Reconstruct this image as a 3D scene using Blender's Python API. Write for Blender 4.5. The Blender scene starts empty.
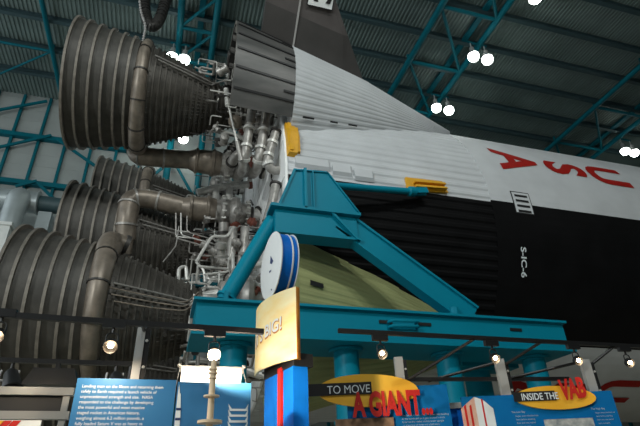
import bpy, bmesh, math, random
from mathutils import Vector, Matrix
PI = math.pi
rad = math.radians
sc = bpy.context.scene
col = sc.collection
AX = 8.69                     # height of the rocket's axis above the floor
rnd = random.Random(7)

# ------------------------------------------------------------------ materials
def mat(name, rgb, rough=.5, metal=0., noise=0., nscale=4., bump=0., bscale=30., emit=0., spec=.5, rgb2=None, stretch=None):
    m = bpy.data.materials.new(name); m.use_nodes = True
    nt = m.node_tree; b = nt.nodes['Principled BSDF']
    b.inputs['Base Color'].default_value = (*rgb, 1)
    b.inputs['Roughness'].default_value = rough
    b.inputs['Metallic'].default_value = metal
    b.inputs['Specular IOR Level'].default_value = spec
    if emit:
        b.inputs['Emission Color'].default_value = (*rgb, 1)
        b.inputs['Emission Strength'].default_value = emit
    tc = nt.nodes.new('ShaderNodeTexCoord')
    src = tc.outputs['Object']
    if stretch:
        mp = nt.nodes.new('ShaderNodeMapping'); mp.inputs['Scale'].default_value = stretch
        nt.links.new(src, mp.inputs['Vector']); src = mp.outputs['Vector']
    if noise or rgb2:
        n = nt.nodes.new('ShaderNodeTexNoise'); n.inputs['Scale'].default_value = nscale; n.inputs['Detail'].default_value = 5
        nt.links.new(src, n.inputs['Vector'])
        r = nt.nodes.new('ShaderNodeValToRGB'); r.color_ramp.elements[0].position = .3; r.color_ramp.elements[1].position = .7
        c2 = rgb2 if rgb2 else tuple(min(1, c*(1+noise)) for c in rgb)
        c1 = rgb if rgb2 else tuple(c*(1-noise) for c in rgb)
        r.color_ramp.elements[0].color = (*c1, 1); r.color_ramp.elements[1].color = (*c2, 1)
        nt.links.new(n.outputs['Fac'], r.inputs['Fac']); nt.links.new(r.outputs['Color'], b.inputs['Base Color'])
    if bump:
        n = nt.nodes.new('ShaderNodeTexNoise'); n.inputs['Scale'].default_value = bscale; n.inputs['Detail'].default_value = 3
        nt.links.new(src, n.inputs['Vector'])
        bp = nt.nodes.new('ShaderNodeBump'); bp.inputs['Strength'].default_value = bump; bp.inputs['Distance'].default_value = .02
        nt.links.new(n.outputs['Fac'], bp.inputs['Height']); nt.links.new(bp.outputs['Normal'], b.inputs['Normal'])
    return m

M = {
 'white': mat('rocket_white_paint', (.56,.58,.60), .45, noise=.07, nscale=1.2),
 'black': mat('rocket_black_paint', (.0045,.0045,.005), .6, noise=.3, nscale=1.5, spec=.12),
 'red': mat('rocket_red_paint', (.34,.012,.008), .55, noise=.1, spec=.15),
 'khaki': mat('khaki_fairing', (.34,.36,.165), .5, noise=.10, nscale=1.2, spec=.25),  # khaki colour for the lower near fairing only; the others are white
 'shield': mat('heat_shield_white', (.86,.87,.86), .6, noise=.05, nscale=3),
 'shroud': mat('titanium_grey', (.055,.058,.057), .5, .35, nscale=1.3, rgb2=(.15,.145,.14), stretch=(.5,2,2)),
 'shroudline': mat('dark_seam_strip', (.022,.022,.023), .5, .2),
 'fin': mat('fin_dark_grey', (.058,.054,.052), .55, .15, noise=.14, nscale=1.5),
 'fin2': mat('fin_mid_grey', (.095,.084,.082), .55, .15, noise=.18, nscale=2),
 'strip': mat('pale_joint_strip', (.42,.41,.40), .5, .2),
 'noz': mat('nozzle_sheet_metal', (.073,.069,.062), .55, .25, noise=.28, nscale=3, bump=.25, bscale=9),
 'ring': mat('nozzle_ring_metal', (.20,.18,.155), .48, .35, noise=.25, nscale=8),
 'bell': mat('thrust_chamber_tubes', (.085,.078,.068), .5, .4, noise=.3, nscale=4, bump=.3, bscale=25),
 'duct': mat('exhaust_duct_metal', (.22,.185,.15), .42, .35, noise=.32, nscale=4),
 'steel': mat('pump_steel', (.33,.315,.295), .42, .4, noise=.3, nscale=6),
 'pale': mat('pale_line_metal', (.58,.57,.54), .4, .25, noise=.2, nscale=8),
 'dark': mat('dark_pump_metal', (.06,.056,.053), .45, .5, noise=.3, nscale=6),
 'rust': mat('red_brown_sealant', (.20,.06,.04), .55, .1, noise=.3, nscale=6),
 'inner': mat('shroud_inner_dark', (.03,.028,.026), .8),  # darker colour on the inner face of the shroud
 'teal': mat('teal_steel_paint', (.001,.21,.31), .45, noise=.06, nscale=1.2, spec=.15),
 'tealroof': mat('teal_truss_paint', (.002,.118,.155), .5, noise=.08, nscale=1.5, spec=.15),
 'yellow': mat('yellow_bracket_paint', (.70,.36,.015), .45, noise=.12, nscale=5),
 'deck': mat('roof_deck_steel', (.175,.232,.222), .5, .1, noise=.12, nscale=.6),
 'purlin': mat('purlin_steel', (.045,.085,.095), .5, .1, noise=.1),
 'wall': mat('wall_panel_grey', (.33,.36,.35), .6, noise=.07, nscale=.8),
 'floor': mat('floor_tiles', (.46,.42,.33), .9, noise=.2, nscale=3),
 'hvac': mat('galvanised_duct', (.40,.45,.46), .38, .35, noise=.1, nscale=1.5),
 'hvacwhite': mat('white_duct_board', (.68,.70,.68), .6, noise=.06, nscale=3),
 'globe': mat('lamp_globe', (.93,1.,.93), .4, emit=16.),
 'housing': mat('lamp_housing_grey', (.35,.36,.36), .4, .3, noise=.1),
 'blackmetal': mat('black_track_metal', (.012,.012,.013), .4, .2, noise=.15),
 'post': mat('post_grey', (.42,.42,.41), .4, .2, noise=.08),
 'rail': mat('rail_grey', (.30,.30,.29), .4, .3, noise=.08),
 'bulb': mat('halogen_bulb', (1.,.72,.42), .4, emit=60.),
 'blueL': mat('panel_blue_print', (.020,.135,.33), .5, rgb2=(.034,.19,.42), nscale=1.6),
 'blueR': mat('panel_deep_blue_print', (.001,.11,.34), .6, rgb2=(.004,.17,.44), nscale=1.4, spec=.12),
 'blueS': mat('sign_blue', (.003,.15,.62), .5, noise=.08, spec=.15),
 'signwhite': mat('sign_white', (.82,.84,.84), .45, noise=.03),
 'ink': mat('print_white', (.72,.77,.80), .6, noise=.03),
 'paleink': mat('print_pale_blue', (.40,.50,.58), .6, noise=.05),
 'blackink': mat('print_black', (.008,.008,.009), .5, noise=.1),
 'redink': mat('letter_red', (.55,.02,.014), .4, noise=.08),
 'oval': mat('oval_yellow', (.82,.40,.02), .45, rgb2=(.90,.52,.05), nscale=3),
 'drum': mat('sign_yellow_cream', (.93,.66,.22), .5, rgb2=(.95,.87,.56), nscale=2.2, stretch=(1,1.2,3)),
 'orange': mat('sign_orange_edge', (.55,.22,.02), .5, rgb2=(.35,.11,.012), nscale=5),
 'navy': mat('print_navy', (.012,.035,.14), .5, noise=.1),
 'tan': mat('pole_tan', (.72,.56,.38), .45, noise=.12, nscale=8),
 'brownphoto': mat('photo_brown', (.10,.055,.03), .5, rgb2=(.34,.20,.12), nscale=14),
 'greyphoto': mat('photo_grey', (.22,.25,.27), .5, rgb2=(.55,.56,.54), nscale=22),
 'pinkprint': mat('print_salmon', (.62,.30,.22), .5, rgb2=(.72,.50,.40), nscale=14),
 'hose': mat('dark_rubber_hose', (.022,.022,.022), .5, noise=.3),
 'glass': mat('window_glass', (.55,.62,.66), .1, noise=.02),
}

# ------------------------------------------------------------------ mesh builder
def fr(d):
    d = d.normalized(); up = Vector((0,0,1)) if abs(d.z) < .9 else Vector((1,0,0))
    a = d.cross(up).normalized(); return a, d.cross(a).normalized()

class MB:
    def __init__(s): s.v=[]; s.f=[]; s.m=[]; s.sm=[]
    def add(s, vs, fs, mi=0, smooth=False):
        o=len(s.v); s.v += [tuple(v) for v in vs]
        for f in fs: s.f.append([i+o for i in f]); s.m.append(mi); s.sm.append(smooth)
        return s
    def box(s, x0,x1,y0,y1,z0,z1, mi=0):
        vs=[(x,y,z) for x in (x0,x1) for y in (y0,y1) for z in (z0,z1)]
        return s.add(vs, [(0,1,3,2),(4,6,7,5),(0,4,5,1),(2,3,7,6),(0,2,6,4),(1,5,7,3)], mi)
    def beam(s, p, q, w, h, up=(0,0,1), mi=0):        # rectangular bar from p to q
        p=Vector(p); q=Vector(q); d=(q-p).normalized(); u=Vector(up)
        a=d.cross(u)
        a = fr(d)[0] if a.length<1e-4 else a.normalized()
        b=a.cross(d).normalized(); vs=[]
        for c in (p,q):
            for i,j in ((-1,-1),(1,-1),(1,1),(-1,1)): vs.append(c+a*(i*w/2)+b*(j*h/2))
        return s.add(vs, [(3,2,1,0),(4,5,6,7),(0,1,5,4),(1,2,6,5),(2,3,7,6),(3,0,4,7)], mi)
    def tube(s, pts, r, n=10, mi=0, caps=True, hollow=False):
        pts=[Vector(p) for p in pts]; rs = r if isinstance(r,(list,tuple)) else [r]*len(pts)
        d0=(pts[1]-pts[0]).normalized(); a,b=fr(d0); vs=[]; k=len(pts)
        for i,p in enumerate(pts):
            d=(pts[min(i+1,k-1)]-pts[max(i-1,0)]).normalized()
            a=(a-d*a.dot(d)); a = a.normalized() if a.length>1e-6 else fr(d)[0]; b=d.cross(a)
            for j in range(n):
                t=2*PI*j/n; vs.append(p+(a*math.cos(t)+b*math.sin(t))*rs[i])
        fs=[(i*n+j, i*n+(j+1)%n, (i+1)*n+(j+1)%n, (i+1)*n+j) for i in range(k-1) for j in range(n)]
        s.add(vs, fs, mi, True)
        if caps:
            s.add(vs[:n], [tuple(range(n-1,-1,-1))], mi); s.add(vs[-n:], [tuple(range(n))], mi)
        return s
    def lathe(s, prof, origin=(0,0,0), axis=(1,0,0), n=32, mi=0, closed=False, smooth=True):  # prof: (along axis, radius)
        o=Vector(origin); ax=Vector(axis).normalized(); a,b=fr(ax); vs=[]
        for (x,r) in prof:
            for j in range(n):
                t=2*PI*j/n; vs.append(o+ax*x+(a*math.cos(t)+b*math.sin(t))*r)
        k=len(prof); fs=[]
        for i in range(k if closed else k-1):
            i2=(i+1)%k
            for j in range(n): fs.append((i*n+(j+1)%n, i*n+j, i2*n+j, i2*n+(j+1)%n))
        s.add(vs, fs, mi, smooth)
        if not closed:
            if prof[0][1]>1e-6: s.add(vs[:n], [tuple(range(n))], mi)
            if prof[-1][1]>1e-6: s.add(vs[-n:], [tuple(range(n-1,-1,-1))], mi)
        return s
    def prism(s, poly, d, mi=0):                       # polygon of 3-D points pushed along d
        d=Vector(d); n=len(poly); vs=[Vector(p) for p in poly]; vs += [p+d for p in vs]
        return s.add(vs, [tuple(range(n-1,-1,-1)), tuple(range(n,2*n))]+[(i,(i+1)%n,(i+1)%n+n,i+n) for i in range(n)], mi)
    def sphere(s, c, r, n=14, mi=0, t0=0., t1=PI):
        c=Vector(c); k=9
        prof=[(-math.cos(t0+(t1-t0)*i/k)*r, max(1e-5, math.sin(t0+(t1-t0)*i/k)*r)) for i in range(k+1)]
        return s.lathe(prof, c, (0,0,1), n, mi)
    def build(s, name, mats, parent=None):
        me=bpy.data.meshes.new(name)
        off = Vector((0,0,0))
        if parent is not None: off = parent.get('_o') and Vector(parent['_o']) or Vector((0,0,0))
        me.from_pydata([tuple(Vector(v)-off) for v in s.v], [], s.f)
        if not isinstance(mats,(list,tuple)): mats=[mats]
        for m_ in mats: me.materials.append(m_)
        me.polygons.foreach_set('material_index', s.m); me.polygons.foreach_set('use_smooth', s.sm)
        me.validate()
        bm=bmesh.new(); bm.from_mesh(me); bmesh.ops.recalc_face_normals(bm, faces=bm.faces)
        for e in bm.edges:
            if len(e.link_faces)==2 and e.calc_face_angle(0)>rad(35): e.smooth=False
        bm.to_mesh(me); bm.free()
        o=bpy.data.objects.new(name, me); col.objects.link(o)
        if parent is not None:
            o.parent=parent
            o['_o']=tuple(off)
        return o

def tag(o, label, cat, group=None):
    o['label']=label; o['category']=cat
    if group: o['group']=group
    return o
def struct(o): o['kind']='structure'; return o
def thing(name, label, cat, loc=(0,0,0), rz=0., group=None, world=True):
    """Empty at the thing's base; with world=True its parts are given in world coordinates."""
    o=bpy.data.objects.new(name, None); o.empty_display_size=.2; col.objects.link(o)
    o.location=loc; o.rotation_euler=(0,0,rz); tag(o,label,cat,group)
    if world: o['_o']=tuple(loc)
    return o
def settle(o, loc):
    """A one-mesh thing built in world coordinates: its origin goes to its base."""
    l=Vector(loc)
    for v in o.data.vertices: v.co -= l
    o.location=l; return o
def copy_tree(o, parent=None):
    c=o.copy(); col.objects.link(c)
    if parent is not None: c.parent=parent
    for ch in [x for x in bpy.data.objects if x.parent==o]: copy_tree(ch, c)
    return c

def fillet(pts, r=.12, k=4):
    pts=[Vector(p) for p in pts]; out=[pts[0]]
    for i in range(1,len(pts)-1):
        a,b,c=pts[i-1],pts[i],pts[i+1]
        u=(a-b); v=(c-b); rr=min(r, u.length*.48, v.length*.48)
        p0=b+u.normalized()*rr; p2=b+v.normalized()*rr
        for j in range(k+1):
            t=j/k; out.append(p0*(1-t)**2+b*2*t*(1-t)+p2*t*t)
    out.append(pts[-1]); return out

_tc={}
def text_tris(body, bold=0., cuts=0, align='CENTER'):
    key=(body,bold,cuts,align)
    if key in _tc: return _tc[key]
    cu=bpy.data.curves.new('t','FONT'); cu.body=body; cu.size=1; cu.align_x=align; cu.align_y='CENTER'; cu.offset=bold; cu.resolution_u=4
    o=bpy.data.objects.new('t',cu); col.objects.link(o); bpy.context.view_layer.update()
    dg=bpy.context.evaluated_depsgraph_get(); me=bpy.data.meshes.new_from_object(o.evaluated_get(dg))
    bm=bmesh.new(); bm.from_mesh(me); bmesh.ops.triangulate(bm, faces=bm.faces)
    if cuts: bmesh.ops.subdivide_edges(bm, edges=bm.edges, cuts=cuts, use_grid_fill=True); bmesh.ops.triangulate(bm, faces=bm.faces)
    bm.verts.index_update()
    r=([(v.co.x,v.co.y) for v in bm.verts],[tuple(v.index for v in f.verts) for f in bm.faces]); bm.free()
    bpy.data.objects.remove(o); bpy.data.curves.remove(cu); bpy.data.meshes.remove(me)
    _tc[key]=r; return r
def text(mb, body, fn, sx, sy, bold=0., cuts=0, align='CENTER', mi=0):
    vs,fs=text_tris(body,bold,cuts,align)
    mb.add([fn(x*sx,y*sy) for x,y in vs], fs, mi); return mb

# ------------------------------------------------------------------ camera
CAM=Vector((3.2246,-14.9683,1.6507)); YAW,PIT,ROL,F=.31105904,.52192638,-.04213293,498.1947
fw=Vector((math.sin(YAW)*math.cos(PIT),math.cos(YAW)*math.cos(PIT),math.sin(PIT)))
r1=Vector((math.cos(YAW),-math.sin(YAW),0)); u1=r1.cross(fw)
r2=r1*math.cos(ROL)+u1*math.sin(ROL); u2=u1*math.cos(ROL)-r1*math.sin(ROL)
cd=bpy.data.cameras.new('camera'); cam=bpy.data.objects.new('camera',cd); col.objects.link(cam)
mw=Matrix((r2,u2,-fw)).transposed().to_4x4(); mw.translation=CAM; cam.matrix_world=mw
cd.sensor_width=36; cd.lens=F/640*36; cd.clip_end=300
sc.camera=cam

# ------------------------------------------------------------------ hall (the setting)
XL,XR,YN,YF=-16.,46.,-26.,11.8
RZ=AX+15.05
fl=struct(MB().box(XL-.2,XR+.2,YN-.2,YF+.2,-.2,0).build('floor',M['floor']))
ceil=bpy.data.objects.new('ceiling',None); col.objects.link(ceil); ceil.location=(15,-7,RZ); ceil['_o']=(15,-7,RZ); struct(ceil)
mb=MB(); pit=.21; n=int((XR-XL)/pit); vs=[]; fs=[]
prof=[(0,0),(.075,0),(.105,.055),(.18,.055)]
xs=[(XL+i*pit+a,RZ+b) for i in range(n) for a,b in prof]
for x,z in xs: vs += [(x,YN,z),(x,YF+.2,z)]
fs=[(2*i,2*i+2,2*i+3,2*i+1) for i in range(len(xs)-1)]
mb.add(vs,fs); mb.box(XL,XR,YN,YF+.2,RZ+.13,RZ+.3)
mb.build('roof_deck',M['deck'],ceil)
y=-24.1
while y<YF-.4:
    m_=MB(); m_.box(XL,XR,y-.11,y+.11,RZ-.03,RZ); m_.box(XL,XR,y-.025,y+.025,RZ-.3,RZ-.03); m_.box(XL,XR,y-.11,y+.11,RZ-.33,RZ-.3)
    m_.build('purlin',M['purlin'],ceil); y+=2.1

wf=bpy.data.objects.new('wall_back',None); col.objects.link(wf); wf.location=(15,YF,0); wf['_o']=(15,YF,0); struct(wf)
mb=MB(); mb.box(XL,XR,YF,YF+.2,0,RZ)
z=0
while z<RZ: mb.box(XL,XR,YF-.012,YF,z,z+.72); z+=.78          # horizontal cladding boards with seams
mb.build('cladding',M['wall'],wf)
for zz in (2.6,5.8,9.0,12.2,AX+8.72,AX+11.88):
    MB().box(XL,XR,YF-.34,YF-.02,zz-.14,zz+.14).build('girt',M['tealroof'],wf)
x=-15.2
while x<XR:
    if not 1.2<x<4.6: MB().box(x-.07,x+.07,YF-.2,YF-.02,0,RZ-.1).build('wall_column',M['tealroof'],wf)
    x+=1.42
for p,q in (((-9.6,20.95),(-5.36,23.19)),((-7.9,18.9),(-4.6,20.7)),((-4.2,20.45),(-1.9,18.95)),((-5.6,17.0),(-4.65,17.5)),((-4.63,17.4),(-3.4,16.3)),((.9,18.2),(2.07,19.85)),((2.3,20.2),(3.8,17.6)),((2.07,17.5),(3.8,15.2))):
    MB().beam((p[0],YF-.42,p[1]),(q[0],YF-.42,q[1]),.1,.16).build('brace',M['tealroof'],wf)
for xx in (2.07,3.95):
    MB().tube([(xx,YF-.5,0),(xx,YF-.5,RZ-.6)],.2,12).build('wall_column',M['tealroof'],wf)
struct(MB().box(XR,XR+.2,YN,YF,0,RZ).build('wall_right',M['wall']))
struct(MB().box(XL,XR+.2,YN-.2,YN,0,RZ).build('wall_front',M['wall']))
wl=bpy.data.objects.new('window_1',None); col.objects.link(wl); wl.location=(XL,-7,0); wl['_o']=(XL,-7,0); struct(wl)   # unseen hall end left open to let daylight in; bars, no glass
for y in range(-26,13,4): MB().box(XL-.1,XL+.1,y-.1,y+.1,0,RZ).build('mullion',M['tealroof'],wl)
for z in (0.1,6,12,18): MB().box(XL-.08,XL+.08,YN,YF,z-.1,z+.1).build('transom',M['tealroof'],wl)

# roof trusses: two chords side by side, cross struts and diagonals, hangers up to the deck
def truss(label,xa,xb,y0,y1,step,shift,r,z=AX+14.55,flip=False):
    t=thing('roof_truss',label,'roof truss',((xa+xb)/2,YF-2,z),0,'roof trusses')
    for xx in (xa,xb):
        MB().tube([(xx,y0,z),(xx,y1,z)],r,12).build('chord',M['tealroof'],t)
    MB().beam((xb-.75,y0,z+.36),(xb-.75,y1,z+.36),.3,.14).build('top_chord',M['tealroof'],t)
    yy=shift
    while yy<y1-.3:
        if yy>y0:
            MB().tube([(xa,yy,z),(xb,yy,z)],r*.62,8).build('strut',M['tealroof'],t)
            a,b=((xb,xa) if flip else (xa,xb))
            MB().tube([(a,yy,z),(b,min(yy+step,y1),z)],r*.5,8).build('diagonal',M['tealroof'],t)
            MB().tube([(xa,yy,z),(xa,yy,RZ-.02)],r*.5,8).build('hanger',M['tealroof'],t)
            MB().tube([(xb,yy,z),(xb,yy,RZ-.02)],r*.5,8).build('hanger',M['tealroof'],t)
        yy+=step
    return t
TA=truss('teal roof truss over the engines with two thick chords and zigzag braces',2.05,3.8,-20,YF-.5,2.3,-19.2,.17,flip=True)
TB=truss('teal roof truss above the white tail fairing carrying pairs of bright lamps',14.7,18.0,-20,YF-.5,3.8,-19.9,.17)
TC=truss('dark teal roof truss farthest along the rocket, high over its nose end',28.3,32.4,-20,YF-.5,3.8,-19.4,.16)
truss('dim teal roof truss above the open nozzle ends, seen behind the upper nozzle',-4.5,-9.5,-20,YF-.5,7.6,-15.6,.12)

# high-bay lamps
def lamp_bar(t,x0,x1,y,z0,z1):
    MB().beam((x0,y,z0),(x1,y,z0),.08,.1).box((x0+x1)/2-.03,(x0+x1)/2+.03,y-.03,y+.03,z0,z1).build('lamp_bar',M['tealroof'],t)
def lamp(x,y,z,label,proto=[None],group='high-bay lamps under the roof'):
    if proto[0] is None:
        t=thing('high_bay_lamp',label,'ceiling lamp',(0,0,0),0,group)
        MB().sphere((0,0,0),.3,16,0,0,PI*.62).build('globe',M['globe'],t)
        MB().lathe([(.09,.30),(.2,.27),(.3,.16),(.32,.13),(.62,.13),(.66,.08)],(0,0,0),(0,0,1),16).build('ballast_housing',M['housing'],t)
        MB().tube([(0,0,.64),(0,0,1.1)],.035,8).build('stem',M['housing'],t)
        proto[0]=t
    else:
        t=copy_tree(proto[0]); t['label']=label
    t.location=(x,y,z); return t
LZ=AX+13.4
for (x,y,z,l) in (
  (2.42,4.9,LZ,'bright lamp just above the upper nozzle, right one of the pair behind it'),
  (1.80,4.9,LZ,'small bright lamp peeping over the upper nozzle, left one of its pair'),
  (2.80,10.1,AX+12.2,'big bright lamp seen in the gap under the upper bell'),
  (1.35,10.1,AX+12.2,'lamp partly hidden under the upper nozzle, left of the big bright one'),
  (17.36,.75,LZ,'left lamp of the higher pair on the truss over the white fairing'),
  (18.22,.75,LZ,'right lamp of the higher pair on the truss over the white fairing'),
  (17.36,4.95,LZ,'left lamp of the lower pair just above the white fairing edge'),
  (18.22,4.95,LZ,'right lamp of the lower pair just above the white fairing edge'),
  (18.26,-3.24,LZ,'lamp cut by the top edge of the photo above the right roof'),
  (32.54,5.67,LZ,'left lamp of the far pair over the red letters'),
  (33.37,5.67,LZ,'right lamp of the far pair over the red letters')):
    lamp(x,y,z,l)
cz=AX+14.55
for y in (4.9,): lamp_bar(TA,1.6,2.6,y,LZ+1.08,cz)
lamp_bar(TA,1.2,2.95,10.1,AX+13.28,cz)
for y in (.75,4.95,-3.24,-18.5,-14.2,-9.9,-6.2): lamp_bar(TB,17.2,18.4,y,LZ+1.08,cz)
for y in (5.67,-18.5,-14.2,-9.9): lamp_bar(TC,32.3,33.5,y,LZ+1.08,cz)
for y in (-18.5,-14.2,-9.9): lamp_bar(TA,1.7,2.4,y,LZ+1.08,cz)
for x in (2.0,17.8,32.9):
    for y in (-18.5,-14.2,-9.9,-6.2):
        if x==17.8 or y<-6.3: lamp(x,y,LZ,'high-bay lamp on a roof truss above the near side of the hall')

# ------------------------------------------------------------------ rocket stage
def A(x,R,deg): return Vector((x,-R*math.cos(rad(deg)),AX+R*math.sin(rad(deg))))
rk=thing('rocket_stage','huge horizontal rocket stage, white above and black along its side, with red letters','rocket',(12,0,AX-5.03))
XB,XC,XE=5.64,11.45,30.
# corrugated thrust structure
mb=MB(); N=120; vs=[]; ang=[]
for i in range(N):
    a0=i*360/N
    for da,R in ((0,5.0),(.9,5.0),(1.5,5.03),(2.4,5.03)): ang.append((a0+da,R))
for (a,R) in ang: vs += [A(XB,R,a),A(XC,R,a)]
k=len(ang)
for i in range(k):
    a=(ang[i][0]+.4)%360
    mb.add([vs[2*i],vs[2*i+1],vs[2*((i+1)%k)+1],vs[2*((i+1)%k)]],[(0,1,2,3)], 1 if (a>=360-45 or a<.2) else 0)
mb.build('thrust_structure',[M['white'],M['black']],rk)
# smooth tank
tk=MB(); angs=sorted(set([i*3. for i in range(120)]+[.5,360-45.]))
vs=[]
for a in angs: vs += [A(XC,5.03,a),A(XE,5.03,a)]
k=len(angs)
for i in range(k):
    a=(angs[i]+.1)%360
    tk.add([vs[2*i],vs[2*i+1],vs[2*((i+1)%k)+1],vs[2*((i+1)%k)]],[(0,1,2,3)],1 if (a>=315 or a<.5) else 0, True)
for i in range(k):
    a=(angs[i]+.1)%360
    tk.add([A(XC,5.03,angs[i]),A(XC,5.03,angs[(i+1)%k]),A(XC,4.9,angs[(i+1)%k]),A(XC,4.9,angs[i])],[(0,1,2,3)],1 if (a>=315 or a<.5) else 0)
tk.add([A(XE,5.03,a) for a in angs],[tuple(range(k))],0)
tank=tk.build('fuel_tank',[M['white'],M['black']],rk)
def wrap(x0,deg0,R=5.045):       # letters: up is the nose, right runs down the side
    return lambda u,v: A(x0+v,R,deg0-math.degrees(u/R))
for d0,lab in ((22.5,'red letters'),(-63.5,'red letters')):
    for ch,x in (('U',16.5),('S',14.82),('A',12.96)):
        mb=MB(); text(mb,ch,wrap(x,d0),1.62,2.0,.035,2); o=mb.build('letter',M['red'],tank); o['label']='red painted letter '+ch
mb=MB(); text(mb,'S-IC-6',wrap(12.24,-19.3),.33,.24,.02,1); o=mb.build('stage_number',M['ink'],tank); o['label']='small white lettering S-IC-6'
def patch(mb,x0,x1,d0,d1,R,mi=0,n=6):
    vs=[]
    for i in range(n+1):
        d=d0+(d1-d0)*i/n; vs += [A(x0,R,d),A(x1,R,d)]
    mb.add(vs,[(2*i,2*i+1,2*i+3,2*i+2) for i in range(n)],mi)
mb=MB(); patch(mb,12.17,12.80,5.2,-3.3,5.04,1); patch(mb,12.20,12.77,4.8,-2.9,5.048,0)
for q in range(4):
    d=3.9-q*1.95; patch(mb,12.27,12.70,d,d-.85,5.056,1,2)
o=mb.build('vent_panel',[M['white'],M['blackink']],tank); o['label']='white vent panel with four black slots'
# base heat shield
mb=MB().lathe([(0,.01),(0,4.96),(.06,4.98),(.06,.01)],(XB-.06,0,AX),(1,0,0),96)
for d in range(0,360,15):
    mb.beam(A(XB-.07,1.0,d),A(XB-.07,4.9,d),.02,.03)
mb.build('heat_shield',M['shield'],rk)
mb=MB()
for (x0,x1,d) in ((5.82,6.75,2.6),(6.8,7.35,1.6),(7.4,7.95,.9)):
    vs=[]; p=[A(x0,5.03,d),A(x1,5.03,d),A(x1-.05,5.10,d+1.),A(x0,5.10,d+1.)]; q=[A(x0,5.03,d+4),A(x1,5.03,d+4),A(x1-.05,5.06,d+4),A(x0,5.06,d+4)]
    mb.add(p+q,[(0,1,2,3),(7,6,5,4),(0,4,5,1),(1,5,6,2),(2,6,7,3),(3,7,4,0)])
o=mb.build('base_ledge',M['white'],rk)

# conical engine fairings at 45, 135, 225, 315 degrees
def fair_pt(x,th,deg,extra=0.):
    """th from -90 to 90 around the half ellipse; returns a point of the cone."""
    pts=((4.1,7.18,2.1,4.62),(5.76,6.80,2.25,4.62),(8.2,6.24,1.45,4.66),(11.6,5.12,.08,4.9))
    for a,b in zip(pts,pts[1:]):
        if x<=b[0]+1e-6: break
    t=(x-a[0])/(b[0]-a[0]); o,w,c=(a[i]+(b[i]-a[i])*t for i in (1,2,3))
    s=c+(o-c+extra)*math.cos(rad(th)); tt=(w+extra)*math.sin(rad(th))
    er=Vector((0,-math.cos(rad(deg)),math.sin(rad(deg)))); et=Vector((0,math.sin(rad(deg)),math.cos(rad(deg))))
    return Vector((x,0,AX))+er*s+et*tt
def side_pt(x,sgn,deg):
    p=fair_pt(x,90*sgn,deg); er=Vector((0,-math.cos(rad(deg)),math.sin(rad(deg))))
    return p-er*.9
for deg in (45,-45,135,225):
    mb=MB(); xs=[5.76+(11.6-5.76)*i/14 for i in range(15)]; nr=36
    rows=[]
    for x in xs:
        row=[side_pt(x,-1,deg)]
        for i in range(nr+1):
            th=-90+180*i/nr
            for dth,e in ((-.9,0),(-.45,.013),(.45,.013),(.9,0)):
                tt=th+dth*180/nr*.45
                if -90<=tt<=90: row.append(fair_pt(x,tt,deg,e))
        row.append(side_pt(x,1,deg)); rows.append(row)
    k=len(rows[0]); mb.add([p for r in rows for p in r],[(i*k+j,i*k+j+1,(i+1)*k+j+1,(i+1)*k+j) for i in range(len(xs)-1) for j in range(k-1)])
    mb.add(rows[0],[tuple(range(k))])
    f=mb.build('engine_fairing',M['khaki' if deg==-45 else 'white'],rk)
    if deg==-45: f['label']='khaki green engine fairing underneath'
    if deg==-45:
        p=MB()
        def fp(x,th): return fair_pt(x,th,deg,.06)
        p.add([fp(6.0,52),fp(6.32,52),fp(6.32,49),fp(6.0,49)],[(0,1,2,3)]); p.build('slot',M['blackink'],f)
    if deg==45:
        for x0,x1 in ((6.05,6.4),(6.9,7.15),(7.5,7.8)):
            p=MB().add([fair_pt(x,th,deg,.06) for x,th in ((x0,-83.5),(x1,-83.5),(x1,-82),(x0,-82))],[(0,1,2,3)])
            p.build('slot',M['shroudline'],f)
# dark metal shroud round the upper engine
mb=MB(); xs=[4.1+1.68*i/6 for i in range(7)]; ths=[-84+i*7.25 for i in range(25)]
k=len(ths)
out=[fair_pt(x,t,45) for x in xs for t in ths]; inn=[fair_pt(x,t,45,-.09) for x in xs for t in ths]
L=len(xs)
q=[(i*k+j,i*k+j+1,(i+1)*k+j+1,(i+1)*k+j) for i in range(L-1) for j in range(k-1)]
mb.add(out,q,0,True); mb.add(inn,q,1,True)
for i in (0,L-1):
    mb.add([out[i*k+j] for j in range(k)]+[inn[i*k+j] for j in range(k)],[(j,j+1,j+1+k,j+k) for j in range(k-1)],2 if i==0 else 0)
for j in (0,k-1):
    mb.add([out[i*k+j] for i in range(L)]+[inn[i*k+j] for i in range(L)],[(i,i+1,i+1+L,i+L) for i in range(L-1)],0)
sh=mb.build('shroud',[M['shroud'],M['inner'],M['ring']],rk); sh['label']='dark grey shroud round the upper engine'
mb=MB()
for j in range(12):
    t=-74+j*13.5; x0=4.14
    mb.add([fair_pt(x,tt,45,e) for x in (x0,5.75) for tt,e in ((t,.0),(t,.03),(t+1.4,.03),(t+1.4,0))],[(0,4,5,1),(1,5,6,2),(2,6,7,3)])
    if j%2==0:
        mb.add([fair_pt(x,tt,45,e) for x in (5.45,5.75) for tt,e in ((t+6,.0),(t+6,.03),(t+7.4,.03),(t+7.4,0))],[(0,4,5,1),(1,5,6,2),(2,6,7,3)])
mb.build('seam_strips',M['shroudline'],sh)
for j in range(11):                                   # ribs inside the shroud mouth
    t=-80+j*15; MB().add([fair_pt(x,tt,45,e) for x in (4.12,5.7) for tt,e in ((t,-.09),(t,-.24),(t+2,-.24),(t+2,-.09))],[(0,4,5,1),(1,5,6,2),(2,6,7,3),(0,1,2,3)]).build('inner_rib',M['steel'],sh)

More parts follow.
